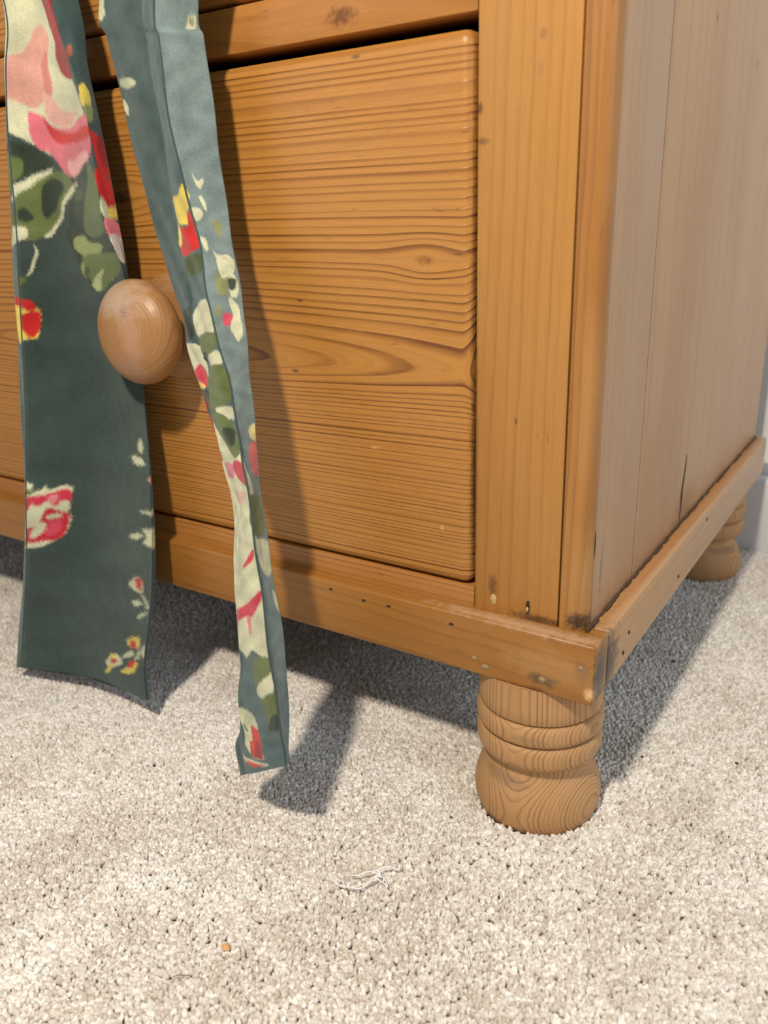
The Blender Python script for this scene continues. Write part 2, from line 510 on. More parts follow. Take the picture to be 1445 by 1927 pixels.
for (x, z, r, st) in ((-0.0549, 0.0990, 0.0016, (1, 1)), (-0.0483, 0.0955, 0.0018, (1.3, 0.8)), (-0.0164, 0.0975, 0.0017, (1.1, 1)), (0.0033, 0.1097, 0.0014, (1, 1))):
    plug('nail_plug', (x, -PF, z), r, 'y', M_plug, pl, st)
for (x, z) in ((-0.108, 0.1165), (-0.125, 0.1160), (-0.0685, 0.1155), (-0.148, 0.1178)):
    plug('nail_hole', (x, -PF, z), 0.0011, 'y', M_hole, pl, (1.3, 0.6))
plug('filler', (-0.0495, 0.0, 0.1300), 0.0021, 'y', M_plug_gold, stile, (0.8, 1.5))['label'] = 'flaking yellow filler'
plug('nail_hole', (-0.0301, 0.0, 0.1300), 0.0014, 'y', M_hole, stile, (0.9, 2.6))
plug('filler', (-0.0301, -0.0004, 0.1288), 0.0009, 'y', M_plug_gold, stile, (0.9, 1.8))
for (y, z) in ((0.0433, 0.1063), (0.0352, 0.0979), (0.2147, 0.116), (0.1452, 0.0994)):
    plug('nail_hole', (PS, y, z), 0.0011, 'x', M_hole, ps, (1.2, 1.1))

# split in the side board, an old nail slot on the edge, grime packed in the joint above the plinth


def sliver(name, pts, width, mat, parent, depth=0.0012):
    """a narrow tapering crack lying in the plane x = const"""
    bm = bmesh.new()
    n = len(pts)
    rows = []
    for i, (x, y, z) in enumerate(pts):
        wd = width * math.sin(math.pi * (0.06 + 0.90 * i / (n - 1))) * random.uniform(0.75, 1.2)
        rows.append([bm.verts.new((x + 0.0003, y - wd / 2, z)), bm.verts.new((x + 0.0003, y + wd / 2, z)), bm.verts.new((x - depth, y + wd / 2, z)), bm.verts.new((x - depth, y - wd / 2, z))])
    for a, c in zip(rows[:-1], rows[1:]):
        for k in range(4):
            bm.faces.new((a[k], a[(k + 1) % 4], c[(k + 1) % 4], c[k]))
    bm.faces.new(rows[0])
    bm.faces.new(rows[-1])
    bmesh.ops.recalc_face_normals(bm, faces=list(bm.faces))
    return from_bm(name, bm, mat, parent, smooth=False)


sliver('split', [(0.0, 0.1800 + 0.0010 * math.sin(i * 0.9) - 0.0005 * i, 0.1700 - 0.0045 * i) for i in range(11)], 0.0030, M_hole, planks[1])['label'] = 'dark split in the wood'
sliver('split', [(-0.0002, 0.0092, 0.1745 - 0.003 * i) for i in range(6)], 0.0016, M_hole, side_edge)
bm = bmesh.new()
for i in range(64):
    t = i / 63
    y = 0.006 + (DEP - 0.010) * t
    hgt = 0.0009 + 0.0010 * random.random() * (1.5 - t)
    wdt = 0.0008 + 0.0014 * random.random()
    bmesh.ops.create_cube(bm, size=1.0, matrix=Matrix.Translation((wdt / 2 - 0.0002, y, ZPT + hgt / 2 - 0.0003)) @ Matrix.Diagonal((wdt, 0.0080, hgt, 1)))
from_bm('joint_grime', bm, M_grime, chest, smooth=False)['label'] = 'dark grime packed in the joint'

# turned feet
prof = [(0.0300, -0.0040), (0.0335, -0.0005), (0.0352, 0.0055), (0.0357, 0.0110), (0.0350, 0.0170), (0.0333, 0.0225), (0.0309, 0.0272), (0.0286, 0.0308), (0.0279, 0.0335),
        (0.0281, 0.0360), (0.0288, 0.0376), (0.0306, 0.0386), (0.0325, 0.0396), (0.0339, 0.0416), (0.0345, 0.0440), (0.0347, 0.0470), (0.0346, 0.0500), (0.0341, 0.0520), (0.0331, 0.0533),
        (0.0310, 0.0539), (0.0308, 0.0542), (0.0312, 0.0546), (0.0333, 0.0550), (0.0343, 0.0562), (0.0348, 0.0585), (0.0350, 0.0610), (0.0348, 0.0637), (0.0343, 0.0657), (0.0332, 0.0671),
        (0.0311, 0.0677), (0.0309, 0.0680), (0.0312, 0.0684), (0.0334, 0.0686), (0.0339, 0.0692), (0.0340, 0.0760), (0.0341, ZPB)]
fme = None
for (x, y, rz) in ((-0.030, 0.021, 0.0), (-0.030, DEP - 0.036, 1.2), (-WID + 0.03, 0.021, 2.1), (-WID + 0.03, DEP - 0.036, 3.0)):
    if fme is None:
        f = from_bm('foot', lathe_bm(prof, 96), M_foot, chest)
        fme = f.data
    else:
        f = link('foot', fme, None, chest)
    f.location = (x, y, 0.0)
    f.rotation_euler = (0, 0, rz)


# drawers
def knob_meshes():
    n = 26
    cap = [(0.0005, -0.0462)]
    for i in range(1, n):
        t = math.pi * i / n
        r = 0.0300 * math.sin(t) ** 0.92
        y = -0.0300 - 0.0162 * math.cos(t)
        if y > -0.0160 and r < 0.0115:
            break
        cap.append((r, y))
    cap += [(0.0112, -0.0145), (0.0105, -0.0110), (0.0115, -0.0070)]
    ros = [(0.0010, -0.0078), (0.0120, -0.0076), (0.0200, -0.0070), (0.0265, -0.0058), (0.0300, -0.0044), (0.0312, -0.0028), (0.0308, -0.0013)]
    return lathe_bm(cap, 72, 'y'), lathe_bm(ros, 72, 'y')


kme = rme = None


def drawer(z0, z1, kz, label):
    global kme, rme
    bm = box_bm((XL + 0.0016, -0.0015, z0), (XS - 0.0016, 0.021, z1), 0.0060, 6)
    d = from_bm('drawer', bm, M_drawer, chest)
    d['label'] = label
    for kx in (-0.262, -WID + 0.262):
        if kme is None:
            a, b = knob_meshes()
            k = from_bm('knob', a, M_knob, d)
            r = from_bm('knob_rosette', b, M_knob, d)
            kme, rme = k.data, r.data
        else:
            k = link('knob', kme, None, d)
            r = link('knob_rosette', rme, None, d)
        k.location = r.location = (kx, 0.0, kz)
    # box behind the front
    box('drawer_box', (XL + 0.01, 0.0215, z0 + 0.008), (XS - 0.01, DEP - 0.03, z1 - 0.03), M_dark, d)
    return d


drawer(ZB, ZT, 0.262, 'lowest drawer with coarse ridged grain')
drawer(0.4236, 0.626, 0.526, 'middle drawer')
drawer(0.652, ZTOP - 0.003, 0.742, 'top drawer')

# ------------------------------------------------------------------ velvet straps
STRAP_A=[[(-0.3429,-0.028,0.441), (-0.3349,-0.032,0.4392), (-0.2931,-0.036,0.4324), (-0.2824,-0.026,0.4325)],
 [(-0.3517,-0.028,0.4076), (-0.343,-0.032,0.4062), (-0.2805,-0.037,0.3987), (-0.2804,-0.027,0.4024)],
 [(-0.3607,-0.028,0.3718), (-0.3512,-0.032,0.3709), (-0.2748,-0.036,0.369), (-0.2769,-0.027,0.3732)],
 [(-0.3685,-0.028,0.3303), (-0.3588,-0.032,0.33), (-0.2761,-0.032,0.3261), (-0.2764,-0.024,0.326)],
 [(-0.3766,-0.028,0.2922), (-0.3661,-0.032,0.2925), (-0.2769,-0.024,0.2971), (-0.2799,-0.018,0.2947)],
 [(-0.381,-0.03,0.2519), (-0.3724,-0.033,0.2527), (-0.2853,-0.0145,0.2641), (-0.2853,-0.013,0.2633)],
 [(-0.3839,-0.034,0.21), (-0.3756,-0.037,0.2113), (-0.2785,-0.02,0.2218), (-0.2794,-0.018,0.2213)],
 [(-0.3863,-0.039,0.1664), (-0.3778,-0.042,0.1683), (-0.2723,-0.027,0.1786), (-0.2733,-0.025,0.178)],
 [(-0.3924,-0.044,0.1201), (-0.3836,-0.047,0.1227), (-0.2711,-0.033,0.1349), (-0.272,-0.031,0.1341)],
 [(-0.4003,-0.048,0.079), (-0.3906,-0.051,0.0823), (-0.2726,-0.039,0.0927), (-0.274,-0.037,0.0915)],
 [(-0.4119,-0.052,0.0369), (-0.4006,-0.055,0.0404), (-0.2817,-0.044,0.048), (-0.2832,-0.042,0.0466)],
 [(-0.4155,-0.056,0.0114), (-0.4057,-0.059,0.014), (-0.2795,-0.048,0.0216), (-0.2811,-0.046,0.0196)]]
STRAP_B=[[(-0.2651,-0.026,0.43), (-0.2252,-0.033,0.423), (-0.2103,-0.041,0.4195), (-0.1942,-0.028,0.4193)],
 [(-0.2638,-0.0258,0.413), (-0.2251,-0.0328,0.4071), (-0.2099,-0.0408,0.404), (-0.1932,-0.0278,0.4037)],
 [(-0.261,-0.0257,0.3954), (-0.2247,-0.0327,0.3907), (-0.2093,-0.0407,0.3882), (-0.1922,-0.0277,0.3878)],
 [(-0.257,-0.0255,0.3773), (-0.2237,-0.0325,0.3738), (-0.2082,-0.0405,0.3718), (-0.1912,-0.0275,0.3714)],
 [(-0.2538,-0.0253,0.359), (-0.2227,-0.0323,0.3565), (-0.2064,-0.0403,0.3551), (-0.19,-0.0273,0.3546)],
 [(-0.2492,-0.0251,0.3401), (-0.2216,-0.0321,0.3388), (-0.2036,-0.0401,0.3378), (-0.1884,-0.0271,0.3373)],
 [(-0.2443,-0.0259,0.3237), (-0.2193,-0.0329,0.3232), (-0.199,-0.0409,0.3227), (-0.1865,-0.0279,0.3222)],
 [(-0.2368,-0.0305,0.3101), (-0.2126,-0.0375,0.31), (-0.1919,-0.0455,0.3101), (-0.1814,-0.0325,0.3095)],
 [(-0.2282,-0.0351,0.2966), (-0.2054,-0.0421,0.2971), (-0.1859,-0.0501,0.2977), (-0.176,-0.0371,0.2969)],
 [(-0.22,-0.0389,0.2846), (-0.1997,-0.0459,0.2856), (-0.1808,-0.0539,0.2866), (-0.1712,-0.0409,0.2857)],
 [(-0.2122,-0.0427,0.2728), (-0.1963,-0.0497,0.2741), (-0.1749,-0.0577,0.2757), (-0.1669,-0.0447,0.2746)],
 [(-0.2069,-0.0464,0.261), (-0.1902,-0.0534,0.2628), (-0.1686,-0.0614,0.2649), (-0.1627,-0.0484,0.2635)],
 [(-0.2001,-0.0495,0.2494), (-0.1832,-0.0565,0.2516), (-0.1632,-0.0645,0.2541), (-0.1594,-0.0515,0.2524)],
 [(-0.1933,-0.0526,0.2379), (-0.1795,-0.0596,0.2402), (-0.1583,-0.0676,0.2434), (-0.1562,-0.0546,0.2412)],
 [(-0.1866,-0.0555,0.2264), (-0.1758,-0.0625,0.2289), (-0.154,-0.0705,0.2327), (-0.1537,-0.0575,0.23)],
 [(-0.1792,-0.0587,0.2138), (-0.1707,-0.0657,0.2164), (-0.1497,-0.0737,0.2207), (-0.1511,-0.0607,0.2175)],
 [(-0.1746,-0.061,0.2036), (-0.166,-0.068,0.2065), (-0.146,-0.076,0.2112), (-0.1495,-0.063,0.2074)],
 [(-0.1697,-0.063,0.1934), (-0.1616,-0.07,0.1965), (-0.1418,-0.078,0.2017), (-0.1481,-0.065,0.1971)],
 [(-0.1649,-0.0655,0.1805), (-0.1566,-0.0725,0.184), (-0.1393,-0.0805,0.1894), (-0.1439,-0.0675,0.1846)],
 [(-0.1645,-0.0677,0.1666), (-0.1557,-0.0747,0.1707), (-0.137,-0.0827,0.1769), (-0.1402,-0.0697,0.1719)],
 [(-0.1641,-0.0704,0.1498), (-0.1552,-0.0774,0.1543), (-0.1339,-0.0854,0.1619), (-0.1366,-0.0724,0.1564)],
 [(-0.1637,-0.0732,0.1321), (-0.1547,-0.0802,0.1372), (-0.1301,-0.0882,0.1464), (-0.1321,-0.0752,0.1404)],
 [(-0.1616,-0.0755,0.1156), (-0.1526,-0.0825,0.1212), (-0.1267,-0.0905,0.1316), (-0.1291,-0.0775,0.125)],
 [(-0.1597,-0.0777,0.0981), (-0.1507,-0.0847,0.1042), (-0.1236,-0.0927,0.1161), (-0.1267,-0.0797,0.1087)],
 [(-0.1613,-0.08,0.0793), (-0.1511,-0.087,0.0863), (-0.119,-0.095,0.1008), (-0.1249,-0.082,0.0919)],
 [(-0.1606,-0.0814,0.0596), (-0.151,-0.0884,0.067), (-0.1167,-0.0964,0.0836), (-0.1245,-0.0834,0.0733)],
 [(-0.1647,-0.0823,0.0477), (-0.1525,-0.0893,0.0557), (-0.1156,-0.0973,0.0728), (-0.1243,-0.0843,0.0616)],
 [(-0.1627,-0.083,0.0293), (-0.1513,-0.09,0.0397), (-0.1147,-0.098,0.0641), (-0.1239,-0.085,0.0537)]]
PRINT_A=[[[206,208,172],
 [(-0.3,-0.5), (1.8,-0.5), (1.9,0.18), (1.75,0.6), (1.75,0.98), (1.95,1.12), (1.967,1.62), (1.967,1.75), (1.867,2.15), (1.683,2.3), (1.467,2.27), (1.267,2.1), (0.983,1.9), (0.0,1.43), (-0.3,0.75)]],
 [[214,160,142],
 [(0.183,0.88), (1.2,0.78), (1.433,0.28), (1.617,0.18), (1.667,0.43), (1.55,0.9), (1.433,1.45), (1.3,1.6), (1.067,1.43), (0.417,1.3)]],
 [[205,128,120],
 [(1.567,0.53), (1.6,0.9), (1.567,1.38), (1.467,1.45), (1.483,0.9)]],
 [[158,14,28],
 [(1.767,-0.5), (2.083,-0.5), (2.0,0.5), (1.95,0.98), (1.95,1.18), (1.75,1.05), (1.733,0.8), (1.8,0.48), (1.767,0.18)]],
 [[214,112,124],
 [(1.2,1.58), (1.4,1.7), (1.517,1.88), (1.75,1.93), (1.983,1.7), (2.067,1.98), (2.0,2.2), (1.917,2.4), (1.783,2.55), (1.683,2.53), (1.583,2.48), (1.5,2.33), (1.433,2.2), (1.317,2.18), (1.217,1.95)]],
 [[224,172,156],
 [(1.45,1.3), (1.583,1.43), (1.933,1.65), (1.75,1.9), (1.6,1.88), (1.467,1.75), (1.417,1.58)]],
 [[206,208,172],
 [(1.65,1.07), (1.967,1.18), (1.967,1.7), (1.717,1.68), (1.6,1.5), (1.567,1.3)]],
 [[196,36,34],
 [(1.383,1.65), (1.5,1.9), (1.733,2.0), (2.0,1.9), (2.1,2.05), (1.85,2.12), (1.633,2.12), (1.517,2.1), (1.45,1.95)]],
 [[232,172,168],
 [(1.667,2.3), (1.733,2.35), (1.867,2.25), (1.95,2.25), (1.933,2.4), (1.817,2.55), (1.733,2.55), (1.667,2.48), (1.617,2.38)]],
 [[42,54,40],
 [(0.683,1.95), (1.217,2.1), (1.433,2.27), (1.45,2.38), (1.167,2.5), (1.017,2.58), (0.2,2.35)]],
 [[96,110,58],
 [(0.383,2.2), (1.167,2.25), (1.133,2.5), (0.783,2.75), (0.0,2.5)]],
 [[96,110,58],
 [(0.967,2.83), (1.2,2.58), (1.45,2.43), (1.633,2.48), (1.683,2.6), (1.55,2.8), (1.467,3.08), (1.267,3.38), (1.133,3.45), (0.533,3.23)]],
 [[42,54,40],
 [(1.283,2.65), (1.417,2.5), (1.567,2.6), (1.5,2.8), (1.333,3.15), (1.283,2.85)]],
 [[42,54,40],
 [(1.0,2.95), (1.1,2.9), (1.217,3.08), (1.1,3.15), (1.017,3.1)]],
 [[206,208,172],
 [(0.683,2.83), (1.167,2.53), (1.45,2.38), (1.417,2.45), (1.183,2.62), (0.9,2.88)]],
 [[42,54,40],
 [(1.65,2.6), (1.967,2.3), (2.0,2.53), (2.133,2.8), (1.967,3.2), (2.167,3.53), (2.033,3.9), (1.933,4.08), (1.783,4.4), (1.667,4.3), (1.617,4.05), (1.55,3.58), (1.5,3.4), (1.567,2.9), (1.667,2.65)]],
 [[90,106,64],
 [(1.933,2.33), (1.983,2.55), (2.0,2.9), (1.95,3.33), (1.8,3.4), (1.717,3.28), (1.75,2.9), (1.85,2.65)]],
 [[66,84,56],
 [(1.683,2.7), (1.8,2.65), (1.767,2.8), (1.65,2.8)]],
 [[140,150,92],
 [(1.583,3.4), (1.7,3.33), (1.75,3.5), (1.883,3.48), (1.767,3.88), (1.65,4.17), (1.583,4.0), (1.65,3.73), (1.567,3.6)]],
 [[168,176,126],
 [(1.817,3.83), (1.95,3.68), (1.95,4.1), (1.8,4.35), (1.667,4.3), (1.75,4.05)]],
 [[206,208,172],
 [(1.25,3.38), (1.417,3.18), (1.533,2.8), (1.633,2.65), (1.783,2.58), (1.633,2.73), (1.55,2.85), (1.45,3.18), (1.317,3.38)]],
 [[206,208,172],
 [(0.267,3.23), (1.133,3.18), (1.117,3.45), (0.0,3.55)]],
 [[206,208,172],
 [(1.15,3.45), (1.183,3.65), (1.133,3.93), (1.05,4.03), (1.083,3.95), (1.15,3.68)]],
 [[96,110,58],
 [(1.617,3.68), (2.217,3.7), (1.95,4.08), (1.767,4.42), (1.683,4.23), (1.633,3.93)]],
 [[168,178,128],
 [(1.683,4.25), (1.767,4.05), (1.833,3.95), (1.75,4.45)]],
 [[66,84,56],
 [(1.633,3.93), (1.683,3.9), (1.667,4.15), (1.617,4.08)]],
 [[96,110,58],
 [(0.6,4.03), (1.083,4.0), (1.05,4.15), (0.417,4.23)]],
 [[222,202,92],
 [(0.333,4.3), (1.067,4.35), (1.117,4.5), (1.167,4.6), (1.183,4.78), (1.15,5.03), (1.067,5.0), (0.483,5.1), (0.0,4.62)]],
 [[196,36,34],
 [(0.333,4.3), (1.083,4.35), (1.133,4.53), (1.083,4.58), (1.0,4.48), (0.183,4.45)]],
 [[196,36,34],
 [(0.9,4.67), (1.1,4.55), (1.167,4.6), (1.183,4.83), (1.133,4.98), (1.067,5.0), (1.017,4.88)]],
 [[206,208,172],
 [(0.117,7.48), (0.117,7.28), (1.05,7.18), (1.033,7.4), (1.167,7.28), (1.15,7.38), (1.333,7.3), (1.383,7.38), (1.35,7.55), (1.317,7.73), (1.35,7.78), (1.317,8.03), (1.233,8.18), (1.083,8.3), (0.083,8.33)]],
 [[200,52,74],
 [(0.567,7.5), (1.117,7.43), (1.367,7.35), (1.367,7.58), (1.283,7.53), (1.233,7.65), (1.167,7.5), (1.117,7.62), (1.033,7.55), (1.017,7.68)]],
 [[214,130,140],
 [(1.15,7.45), (1.267,7.43), (1.233,7.58), (1.183,7.53)]],
 [[190,34,52],
 [(1.067,7.95), (1.117,7.83), (1.183,7.62), (1.267,7.7), (1.333,7.73), (1.333,7.85), (1.3,8.05), (1.233,8.18), (1.1,8.18), (0.1,8.35), (0.35,8.22)]],
 [[206,70,92],
 [(1.183,7.83), (1.283,7.78), (1.267,7.98), (1.183,8.1), (1.133,8.03)]],
 [[206,208,172],
 [(1.017,8.12), (1.1,7.85), (1.167,7.85), (1.133,8.03), (1.067,8.12)]],
 [[206,208,172],
 [(1.15,7.78), (1.267,7.73), (1.3,7.78), (1.2,7.83)]],
 [[96,110,58],
 [(0.117,7.35), (1.05,7.3), (1.033,7.45), (0.117,7.5)]],
 [[190,196,160],
 [(1.933,6.58), (1.967,6.7), (1.95,6.85), (1.917,6.8)]],
 [[190,196,160],
 [(1.85,6.85), (1.933,6.88), (1.95,6.98), (1.867,7.0)]],
 [[206,160,140],
 [(1.933,7.12), (3.3,7.15), (2.0,7.25)]],
 [[190,196,160],
 [(1.9,7.65), (2.75,7.55), (3.3,7.68), (1.95,7.7)]],
 [[190,196,160],
 [(1.8,8.08), (1.867,7.98), (1.933,7.98), (1.867,8.1)]],
 [[190,196,160],
 [(1.883,7.88), (3.3,7.85), (3.3,8.18), (1.9,8.18), (1.95,8.0)]],
 [[206,208,172],
 [(1.8,8.85), (1.867,8.7), (1.933,8.7), (1.917,8.93), (1.85,8.93)]],
 [[196,36,34],
 [(1.867,8.72), (1.933,8.7), (1.9,8.9), (1.867,8.88)]],
 [[190,196,160],
 [(1.9,8.93), (1.917,8.93), (2.0,9.12), (1.983,9.18)]],
 [[190,196,160],
 [(1.833,9.1), (1.917,9.05), (1.933,9.12), (1.867,9.18)]],
 [[190,196,160],
 [(1.9,9.33), (1.967,9.2), (2.0,9.22), (1.917,9.35)]],
 [[222,202,92],
 [(1.833,9.73), (1.95,9.6), (1.95,9.78), (1.867,9.85)]],
 [[196,36,34],
 [(1.867,9.73), (1.917,9.68), (1.917,9.83), (1.867,9.83)]],
 [[190,196,160],
 [(1.933,9.8), (1.95,9.78), (1.95,9.98), (1.917,10.1)]],
 [[190,196,160],
 [(1.95,9.83), (2.0,9.65), (2.283,9.98), (1.967,9.93)]],
 [[190,196,160],
 [(1.817,10.08), (1.883,9.85), (1.917,9.95), (1.833,10.12)]],
 [[206,208,172],
 [(1.683,10.38), (1.733,10.08), (1.783,10.05), (1.833,10.23), (1.767,10.45), (1.717,10.5)]],
 [[222,202,92],
 [(1.7,10.5), (1.75,10.33), (1.767,10.38), (1.683,10.8)]],
 [[222,202,92],
 [(1.7,10.23), (1.717,10.08), (1.767,10.1), (1.75,10.2)]],
 [[196,36,34],
 [(1.717,10.2), (1.783,10.18), (1.767,10.33), (1.733,10.35)]],
 [[222,202,92],
 [(1.817,10.53), (1.883,10.18), (1.967,10.05), (1.95,10.25), (1.883,10.48)]],
 [[196,36,34],
 [(1.883,10.12), (1.95,10.03), (1.917,10.25), (1.867,10.3)]],
 [[150,90,70],
 [(2.1,0.6), (2.45,0.58), (2.35,0.8), (2.0,0.8)]],
 [[222,202,92],
 [(1.983,1.33), (2.6,1.28), (2.783,1.53), (2.617,1.75), (1.967,1.7)]],
 [[140,150,92],
 [(1.983,1.62), (2.75,1.7), (2.55,1.95), (2.05,1.9)]],
 [[196,36,34],
 [(2.067,1.98), (2.85,2.15), (2.983,2.5), (3.3,2.58), (2.333,2.55), (2.117,2.25)]],
 [[158,14,28],
 [(2.533,2.15), (3.3,2.18), (3.3,2.45), (2.617,2.48)]],
 [[196,36,34],
 [(1.983,2.4), (2.517,2.55), (3.3,2.62), (3.3,2.9), (2.367,2.9), (1.983,2.7)]],
 [[190,196,160],
 [(1.983,2.73), (2.433,2.85), (2.617,3.05), (2.0,3.05)]],
 [[222,202,92],
 [(2.267,2.9), (3.3,2.88), (3.3,3.05), (2.433,3.05)]],
 [[214,120,130],
 [(1.983,3.03), (2.617,3.05), (3.3,3.2), (3.3,3.38), (1.983,3.45)]],
 [[214,206,196],
 [(2.0,3.28), (3.3,3.35), (3.3,3.78), (2.167,3.9), (1.983,3.53)]]]
